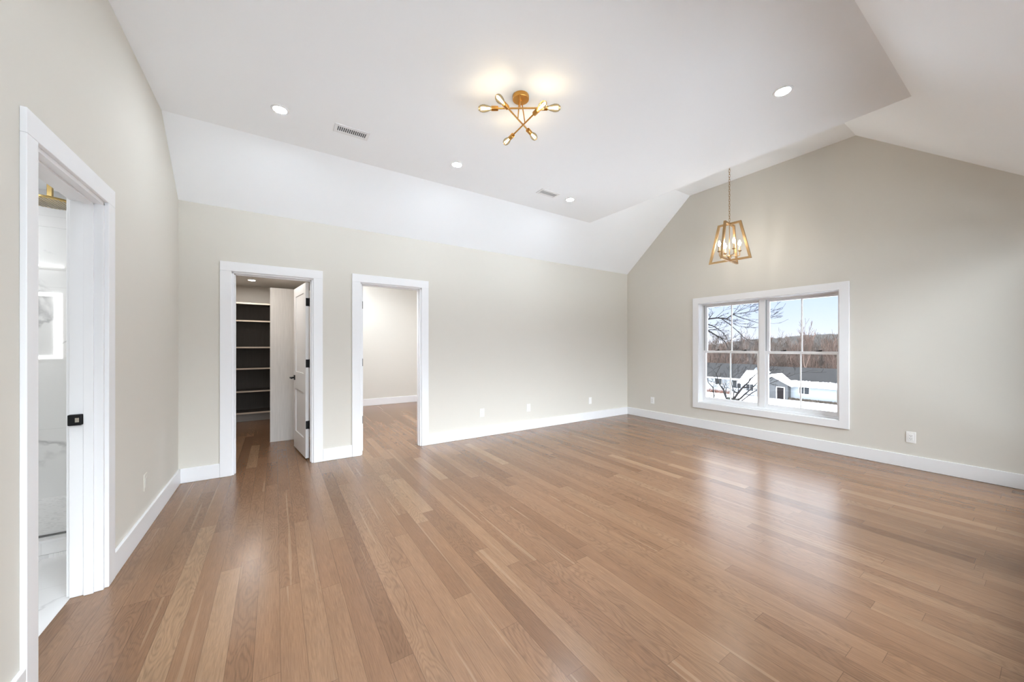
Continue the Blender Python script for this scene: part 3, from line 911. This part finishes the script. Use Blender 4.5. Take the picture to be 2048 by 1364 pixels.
gp = tag(MB().box(BX0 + 0.01, XL - TW - 0.004, 3.480, 3.490, 0.118, 2.05).build('shower_screen', M['showerglass']), 'clear glass shower screen standing on the curb', 'shower screen')
MB().box(BX0 + 0.01, XL - TW - 0.004, 3.474, 3.496, 0.112, 0.118).build('bottom_channel', M['tgrey'], gp)
rh = empty('rain_shower_head', (-1.40, 4.12, 2.62))
tag(rh, 'round brass rain shower head hanging from the bathroom ceiling', 'shower head')
MB().box(-0.013, 0.013, -0.013, 0.013, -0.225, 0).build('drop_pipe', M['brass3'], rh, bevel=0.002)
MB().lathe([(0, -0.225), (0.02, -0.225), (0.03, -0.236), (0.150, -0.240), (0.155, -0.244), (0.155, -0.252), (0.150, -0.256), (0.0, -0.256)], 48).build('disc', M['brass3'], rh, smooth=True)
nz = MB()
for i in range(-7, 8):
    for j in range(-7, 8):
        x, y = i * 0.019, j * 0.019
        if x * x + y * y < 0.142 ** 2:
            nz.lathe([(0.0068, 0), (0.005, -0.004), (0, -0.004)], 6, Matrix.Translation((x, y, -0.256)))
nz.build('nozzles', M['nozzle'], rh)
mirror_glow = empty('shower_niche_light', (-1.8, 4.69, 0))  # a lit mirror's reflection, built as emissive strips on the wall
tag(mirror_glow, 'white glowing rectangular light outline on the marble shower wall', 'light')
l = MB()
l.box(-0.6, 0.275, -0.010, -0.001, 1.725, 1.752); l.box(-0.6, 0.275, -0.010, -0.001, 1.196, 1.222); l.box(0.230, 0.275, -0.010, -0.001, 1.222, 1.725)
l.build('light_frame', M['led'], mirror_glow)
MB().box(-0.6, 0.285, -0.022, -0.001, 1.972, 1.984).build('light_bar', M['led'], mirror_glow)
downlight((-1.9, 2.6, 2.62), 'recessed light in the bathroom ceiling', M['lens_bath'], 'bathroom lights').scale = (1.6, 1.6, 1)  # unseen lamp added to brighten the bathroom
downlight((-2.2, 4.15, 2.62), 'recessed light in the ceiling over the shower', M['lens_bath'], 'bathroom lights').scale = (1.4, 1.4, 1)  # unseen lamp added to brighten the shower

# ------------------------------------------------------------------ outdoors
def gz(x, y):
    if x < 8: b_ = -3.3
    elif x < 70: b_ = -3.3 - 4.75 * (x - 8) / 62
    else: b_ = -8.05
    if x > 92: b_ += (x - 92) * 0.035
    return b_
def grid(name, x0, x1, y0, y1, nx, ny, f, mat):
    b_ = bmesh.new()
    V = [[b_.verts.new((x0 + (x1 - x0) * i / nx, y0 + (y1 - y0) * j / ny, f(x0 + (x1 - x0) * i / nx, y0 + (y1 - y0) * j / ny))) for j in range(ny + 1)] for i in range(nx + 1)]
    for i in range(nx):
        for j in range(ny):
            b_.faces.new((V[i][j], V[i + 1][j], V[i + 1][j + 1], V[i][j + 1]))
    me = bpy.data.meshes.new(name); b_.to_mesh(me); b_.free()
    for p in me.polygons: p.use_smooth = True
    me.materials.append(mat)
    o = bpy.data.objects.new(name, me); col.objects.link(o)
    return o
rnd = random.Random(3)
sg = grid('snowy_ground', -80, 90, -90, 110, 85, 60, lambda x, y: gz(x, y) + (rnd.uniform(-0.06, 0.06) if x > 8 else 0), M['snow'])
tag(sg, 'white snow covering the yards outside the window', 'ground', kind='structure')
hs = grid('wooded_hillside', 90, 190, -30, 150, 40, 50, lambda x, y: gz(x, y) - 0.1 + rnd.uniform(-0.2, 0.2), M['wood'])
tag(hs, 'brown leaf covered rise behind the houses', 'ground', kind='structure')
hedge = grid('evergreen_hedge', 0, 1, 0, 1, 60, 24, lambda u, v: 0, M['ever'])  # unseen hedge added to keep snow light off the back slope
hedge_rnd = random.Random(12)
for v_ in hedge.data.vertices:
    u, w = v_.co.x, v_.co.y
    a = math.pi * w
    top = 3.1 + 0.3 * math.sin(u * 41) + hedge_rnd.uniform(-0.5, 0.5)
    v_.co = (-34 + 78 * u, -13.5 - 1.6 * math.cos(a) + hedge_rnd.uniform(-0.25, 0.25), -3.4 + top * min(1, 1.25 * math.sin(a)) )
tag(hedge, 'tall clipped evergreen hedge across the yard behind the viewpoint', 'hedge')
hl = grid('far_ridge', 186, 330, 0, 260, 48, 120, lambda x, y: -6 + 13.5 * max(0, min(1, (x - 186) / 60)) * (0.62 + 0.38 * math.cos((y - 62) / 42)) + rnd.uniform(-0.9, 0.9), M['hill'])
tag(hl, 'hazy grey wooded ridge on the horizon', 'hill', kind='structure')

def house(name, label, X0, X1, Y0, Y1, zg, zw, zr, wallm, roofm, windows, chim=None):
    root = empty(name, (X0, Y0, zg))
    tag(root, label, 'house')
    H_, D_, L_ = zw - zg, X1 - X0, Y1 - Y0
    m_ = MB()
    m_.box(0, D_, 0, L_, -0.5, H_)
    m_.prism([(0, H_), (D_, H_), (D_ / 2, zr - zg - 0.08)], 1, 0.02, L_ - 0.02)
    wl = m_.build('wall', wallm, root)
    rt = zr - zg
    s_ = (rt - H_) / (D_ / 2)
    ov = 0.5
    r_ = MB()
    r_.prism([(-ov, H_ - ov * s_), (D_ / 2, rt), (D_ + ov, H_ - ov * s_), (D_ + ov, H_ - ov * s_ + 0.16), (D_ / 2, rt + 0.16), (-ov, H_ - ov * s_ + 0.16)], 1, -0.4, L_ + 0.4)
    rf = r_.build('roof', roofm, root)
    MB().box(-ov - 0.06, -ov + 0.02, -0.4, L_ + 0.4, H_ - ov * s_ - 0.10, H_ - ov * s_ + 0.17).build('fascia', M['housewhite'], root)
    for (y, z, w, h) in windows:
        f = MB().box(-0.05, 0.02, y - w / 2 - 0.12, y + w / 2 + 0.12, z - 0.12, z + h + 0.12).build('window', M['housewhite'], root)
        MB().box(-0.08, -0.04, y - w / 2, y - 0.04, z, z + h).box(-0.08, -0.04, y + 0.04, y + w / 2, z, z + h).build('pane', M['pane'], f)
    return root, H_, s_, D_, L_, rt

def snow_strip(root, x0, x1, y0, y1, zf, thick, seed):
    """lumpy snow lying on a roof slope; zf(x) gives the slope height"""
    q = random.Random(seed)
    b_ = bmesh.new()
    n = 60
    top, bot, fr, bk = [], [], [], []
    for i in range(n + 1):
        y = y0 + (y1 - y0) * i / n
        xe = x1 + q.uniform(-0.12, 0.12)
        t = thick * q.uniform(0.85, 1.12)
        fr.append(b_.verts.new((x0, y, zf(x0) + 0.02))); top.append(b_.verts.new((x0 + 0.08, y, zf(x0) + t)))
        bot.append(b_.verts.new((xe - 0.15, y, zf(xe) + t * 0.8))); bk.append(b_.verts.new((xe, y, zf(xe) + 0.01)))
    for i in range(n):
        for A, B in ((fr, top), (top, bot), (bot, bk)):
            b_.faces.new((A[i], B[i], B[i + 1], A[i + 1]))
    me = bpy.data.meshes.new('snow_patch'); bmesh.ops.recalc_face_normals(b_, faces=b_.faces); b_.to_mesh(me); b_.free()
    me.materials.append(M['snow'])
    o = bpy.data.objects.new('snow_patch', me); col.objects.link(o); o.parent = root
    return o

r1, H_, s_, D_, L_, rt = house('blue_house', 'pale blue single storey house with snow along its roof edge', 76, 85.5, 13, 30.6, -8.0, -5.30, -2.70, M['bluewall'], M['roof'],
                               [(24.15 - 13, 1.15, 1.35, 1.25), (18.9 - 13, 1.0, 1.5, 1.35)])
r1.children[0]['label'] = 'pale blue siding'
snow_strip(r1, -0.55, 0.45, -0.4, 13.2, lambda x: H_ + 0.16 + x * s_, 0.28, 5)
# porch gable with dark door
pg = MB()
pg.prism([(13.1, 0), (13.1, 2.55), (15.4, 3.75), (17.9, 2.55), (17.9, 0)], 0, -1.2, 3.5)
pg.build('porch', M['greywall'], r1)
pr = MB()
pr.prism([(12.4, 2.30), (15.4, 3.95), (18.6, 2.25), (18.6, 2.75), (15.4, 4.35), (12.4, 2.75)], 0, -1.7, 3.9)
p_ = pr.build('porch_roof', M['snow'], r1)
p_['label'] = 'snow covered porch roof'
dr = MB().box(-1.28, -1.19, 13.55, 14.85, 0.05, 2.15).build('front_door', M['housewhite'], r1)
MB().box(-1.33, -1.27, 13.70, 14.70, 0.05, 2.05).build('door_panel', M['darkdoor'], dr)

r2, H2, s2, D2_, L2, rt2 = house('white_house', 'white single storey house with a grey roof behind the bare branches', 77, 86, 34.0, 47, -7.9, -4.95, -2.5, M['whitewall'], M['roof'],
                                 [(39.0 - 34, 1.3, 1.3, 1.3), (35.4 - 34, 0.9, 1.6, 1.5)])
r2.children[0]['label'] = 'white siding'
wg = MB()
wg.prism([(0.0, 2.9), (3.6, 2.9), (1.8, 3.9)], 0, -1.5, 2)
r4, H4, s4, D4, L4, rt4 = house('snow_roof_house', 'low white wing with a snow covered roof between the blue and white houses', 75.2, 82, 30.7, 33.9, -8.0, -5.45, -3.6, M['whitewall'], M['snow'],
                                [(1.6, 0.9, 1.2, 1.3)])
r3, H3, s3, D3, L3, rt3 = house('grey_roof_house', 'house with a long dark grey roof rising behind the blue house', 92, 104, 12, 41, -7.9, -6.6, -4.55, M['greywall'], M['roof2'], [])
MB().box(3.2, 4.6, 13.0, 15.6, 3.1, 4.6).build('chimney', M['darkdoor'], r3)

def blob_row(name, label, cat, mat, pts, r0, r1, seed, spiky=0.35, n=26):
    q = random.Random(seed)
    b_ = bmesh.new()
    for (x, y, z) in pts:
        for k in range(n):
            a, ph = q.uniform(0, 6.283), q.uniform(0.05, 1.4)
            d = Vector((math.cos(a) * math.cos(ph), math.sin(a) * math.cos(ph), math.sin(ph)))
            p0 = Vector((x, y, z)) + d * r0 * q.uniform(0.0, 0.3); p1 = Vector((x, y, z)) + d * q.uniform(r0, r1)
            sd = d.cross(Vector((q.uniform(-1, 1), q.uniform(-1, 1), 0.2))).normalized() * spiky * 0.25
            tw = d.cross(sd).normalized() * spiky * 0.25
            v = [b_.verts.new(p0 + sd * 0.5), b_.verts.new(p0 - sd * 0.5), b_.verts.new(p0 + tw), b_.verts.new(p1)]
            b_.faces.new((v[0], v[1], v[3])); b_.faces.new((v[1], v[2], v[3])); b_.faces.new((v[2], v[0], v[3]))
    me = bpy.data.meshes.new(name); b_.to_mesh(me); b_.free(); me.materials.append(mat)
    o = bpy.data.objects.new(name, me); col.objects.link(o)
    return tag(o, label, cat)
blob_row('hedge', 'low russet hedge in front of the white house', 'hedge', M['brush'], [(74.5, 35.5 + 0.45 * k, -8.0) for k in range(22)], 0.5, 1.1, 1)
blob_row('evergreen_shrub', 'dark spreading shrub in the snow below the bare branches', 'shrub', M['ever'], [(58 + 0.3 * k, 26.3 + 0.5 * k, -7.0) for k in range(6)], 0.5, 1.0, 2)
blob_row('planting_bed', 'dark bare planting bed along the foot of the blue house', 'planting bed', M['soil'], [(75.2, 13 + 0.3 * k_, -8.05) for k_ in range(58)], 0.32, 0.55, 9, 1.3, 40)

# ---- trees
def grow(segs, p, d, r, ln, depth, q, up=0.12, spread=0.6, nb=(2, 3), taper=0.62, wig=0.16):
    n = 3
    pts = [p.copy()]; rad = [r]
    for i in range(n):
        d = (d + Vector((q.uniform(-wig, wig), q.uniform(-wig, wig), q.uniform(-wig, wig) + up * 0.25))).normalized()
        p = p + d * ln / n
        pts.append(p.copy()); rad.append(r * (1 - (1 - taper) * (i + 1) / n))
    segs.append((pts, rad))
    if depth == 0: return
    for k in range(q.randint(*nb)):
        a = Vector((q.uniform(-1, 1), q.uniform(-1, 1), q.uniform(-0.4, 0.8)))
        nd = (d + a * spread).normalized()
        at = q.choice((1, 2, 3, 3))
        grow(segs, pts[at].copy(), nd, rad[at] * q.uniform(0.55, 0.8), ln * q.uniform(0.6, 0.85), depth - 1, q, up, spread, nb, taper, wig)

def tree_mesh(name, segs, mat, rmin=0.0, bmr=1.0):
    b_ = MB()
    for pts, rad in segs:
        b_.tube(pts, [max(rmin, x) * bmr for x in rad], 5 if rad[0] > 0.05 else 3, cap=False)
    me = bpy.data.meshes.new(name)
    b_.bm.to_mesh(me); b_.bm.free()
    me.materials.append(mat)
    return me

variants = []
for v in range(7):
    q = random.Random(100 + v)
    segs = []
    h = q.uniform(2.6, 3.8)
    n0 = 1 if v % 3 else 2
    for t in range(n0):
        grow(segs, Vector((0.3 * t, 0, -0.4)), Vector((q.uniform(-0.15, 0.15), q.uniform(-0.15, 0.15), 1)), 0.21, h * 1.25, 5, q, up=0.45, spread=0.55, nb=(2, 4), taper=0.72)
    variants.append(tree_mesh('bare_tree', segs, (M['bark2'], M['bark3'], M['bark4'])[v % 3], rmin=0.028))
q = random.Random(77)
def put_tree(x, y, sc, k, label, group, rz=None):
    o = bpy.data.objects.new('bare_tree', variants[k % 7])
    col.objects.link(o)
    o.location = (x, y, gz(x, y)); o.rotation_euler = (0, 0, q.uniform(0, 6.28) if rz is None else rz); o.scale = (sc, sc, sc)
    tag(o, label, 'tree', group)
    return o
k = 0
for row, (X, step, s0, s1) in enumerate(((108, 2.3, 0.80, 1.05), (118, 2.2, 0.9, 1.15), (132, 2.4, 0.95, 1.25), (150, 2.6, 1.05, 1.35))):
    lo, hi = X * 0.235, X * 0.555
    y = lo
    while y < hi:
        put_tree(X + q.uniform(-3, 3), y + q.uniform(-0.7, 0.7), q.uniform(s0, s1) * 0.74, k, 'bare brown winter tree in the dense wood beyond the houses', 'bare trees of the far wood')
        k += 1
        y += step
put_tree(100, 31.6, 1.06, 1, 'tall bare tree standing above the wood over the blue house', 'tall bare trees')
put_tree(101, 26.0, 1.10, 4, 'tall bare tree at the edge of the view over the dark grey roof', 'tall bare trees')
put_tree(97, 41.3, 1.05, 2, 'tall bare tree rising behind the white house beside the window mullion', 'tall bare trees')

# undergrowth between the trunks: countless stems, one object
segs = []
q = random.Random(41)
for i in range(2600):
    X = q.uniform(104, 160); Y = X * q.uniform(0.23, 0.56)
    p = Vector((X, Y, gz(X, Y) - 0.2))
    h = q.uniform(3.0, 7.5)
    d = Vector((q.uniform(-0.25, 0.25), q.uniform(-0.25, 0.25), 1)).normalized()
    m1 = p + d * h * 0.5; m2 = p + d * h + Vector((q.uniform(-0.6, 0.6), q.uniform(-0.6, 0.6), 0))
    segs.append(([p, m1, m2], [0.07, 0.055, 0.03]))
    for b_ in range(3):
        s0 = p.lerp(m2, q.uniform(0.35, 0.85))
        segs.append(([s0, s0 + Vector((q.uniform(-1.2, 1.2), q.uniform(-1.2, 1.2), q.uniform(0.5, 1.8)))], [0.045, 0.025]))
me = tree_mesh('undergrowth', segs, M['bark3'])
o = bpy.data.objects.new('undergrowth', me); col.objects.link(o)
tag(o, 'tangle of thin brown stems filling the wood beyond the houses', 'undergrowth', kind='stuff')

# ---- two near trees whose branches cross the window
def near_tree(name, label, mains, seed, base, twig_ln, depth, thick=1.0):
    q = random.Random(seed)
    root = empty(name, base)
    tag(root, label, 'tree')
    B0 = Vector(base)
    tr, bsegs = [], []
    for i, (pts, r0, r1) in enumerate(mains):
        P = [Vector(p) - B0 for p in pts]
        n = len(P)
        rad = [(r0 + (r1 - r0) * k_ / max(1, n - 1)) * thick for k_ in range(n)]
        (tr if i == 0 else bsegs).append((P, rad))
        if i == 0: continue
        for k_ in range(1, n):
            for t in range(2 if k_ < n - 1 else 3):
                d = (P[k_] - P[k_ - 1]).normalized()
                nd = (d + Vector((q.uniform(-0.8, 0.8), q.uniform(-0.8, 0.8), q.uniform(-0.5, 0.8)))).normalized()
                if q.random() < 0.72:
                    grow(bsegs, P[k_].copy(), nd, rad[k_] * 0.55, twig_ln * q.uniform(0.5, 1.1), depth, q, up=0.05, spread=0.7, nb=(1, 3), taper=0.5, wig=0.22)
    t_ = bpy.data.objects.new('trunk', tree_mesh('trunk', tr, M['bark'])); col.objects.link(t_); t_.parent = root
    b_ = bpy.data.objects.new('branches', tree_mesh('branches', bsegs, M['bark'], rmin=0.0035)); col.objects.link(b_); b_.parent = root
    return root
near_tree('bare_tree', 'dark bare tree whose boughs reach across the upper panes of the window', [
    ([(10.3, 7.6, -3.6), (10.2, 7.4, -1.0), (10.1, 7.1, 0.8), (10.3, 6.9, 2.2), (10.2, 6.9, 4.2)], 0.17, 0.07),
    ([(10.1, 7.1, 1.2), (10.23, 6.08, 1.79), (10.84, 6.04, 1.99), (11.20, 5.95, 2.16), (11.3, 5.75, 2.18), (11.5, 5.60, 2.14), (11.5, 5.40, 2.27), (11.8, 5.37, 2.20), (12.1, 5.25, 2.12), (12.2, 5.0, 2.01)], 0.045, 0.009),
    ([(11.14, 5.56, 2.14), (11.6, 5.52, 1.96), (11.9, 5.47, 1.79), (11.9, 5.33, 1.62), (12.04, 5.43, 1.38)], 0.020, 0.007),
    ([(10.2, 7.0, 1.9), (10.36, 6.0, 2.09), (11.02, 5.92, 1.99), (11.3, 5.85, 1.92), (11.4, 5.65, 1.74), (11.69, 5.66, 1.53)], 0.038, 0.010),
    ([(10.2, 7.0, 1.7), (10.3, 6.3, 2.05), (10.84, 6.04, 1.96), (11.15, 5.97, 1.80), (11.2, 5.80, 1.68), (11.4, 5.70, 1.56), (11.3, 5.52, 1.43), (11.56, 5.57, 1.25)], 0.045, 0.012),
    ([(11.5, 5.40, 2.27), (11.94, 5.32, 2.32), (12.45, 5.34, 2.35)], 0.013, 0.005),
    ([(11.5, 5.40, 2.27), (11.81, 5.40, 2.49), (12.19, 5.52, 2.63)], 0.010, 0.004),
    ([(11.2, 5.75, 2.18), (11.43, 5.65, 2.38), (11.6, 5.70, 2.57), (11.3, 5.80, 2.49)], 0.010, 0.004),
], 5, (10.3, 7.6, -3.6), 0.40, 3, 0.85)
near_tree('bare_tree', 'dark many stemmed bare tree spreading across the lower window panes', [
    ([(12.4, 5.95, -3.62), (12.40, 5.97, -2.7), (12.55, 6.00, -1.82), (12.6, 5.98, -1.04), (12.55, 5.89, -0.46)], 0.10, 0.05),
    ([(12.55, 5.89, -0.46), (12.86, 5.88, -0.25), (13.1, 5.86, -0.10), (13.1, 5.68, 0.1), (13.3, 5.66, 0.24), (13.2, 5.45, 0.42), (13.7, 5.30, 0.55)], 0.042, 0.010),
    ([(12.5, 5.90, -0.60), (12.8, 5.76, -0.40), (13.08, 5.75, -0.28), (13.4, 5.70, -0.12), (13.4, 5.52, 0.1), (13.7, 5.45, 0.28)], 0.040, 0.010),
    ([(12.55, 5.89, -0.46), (12.77, 5.97, -0.22), (12.9, 6.10, 0.02), (12.7, 5.97, 0.28)], 0.024, 0.008),
    ([(12.86, 5.88, -0.25), (12.91, 5.88, 0.02), (13.2, 5.93, 0.29)], 0.016, 0.006),
    ([(12.4, 5.98, -0.75), (12.3, 5.97, -0.41), (12.47, 6.15, -0.15), (12.5, 6.32, 0.05), (12.3, 6.30, 0.39), (12.54, 6.30, 0.63)], 0.034, 0.009),
    ([(12.4, 5.98, -1.2), (11.95, 6.20, -0.37), (12.19, 6.35, -0.08), (12.2, 6.52, 0.09), (12.0, 6.46, 0.33)], 0.030, 0.008),
    ([(12.4, 6.0, -1.2), (11.9, 6.27, -0.41), (12.2, 6.34, -0.08)], 0.020, 0.009),
    ([(12.6, 5.9, -0.7), (13.0, 5.50, -0.20), (13.6, 5.35, 0.02), (14.1, 5.15, 0.19), (14.29, 4.79, 0.39)], 0.022, 0.006),
], 8, (12.4, 5.95, -3.62), 0.32, 3, 1.0)
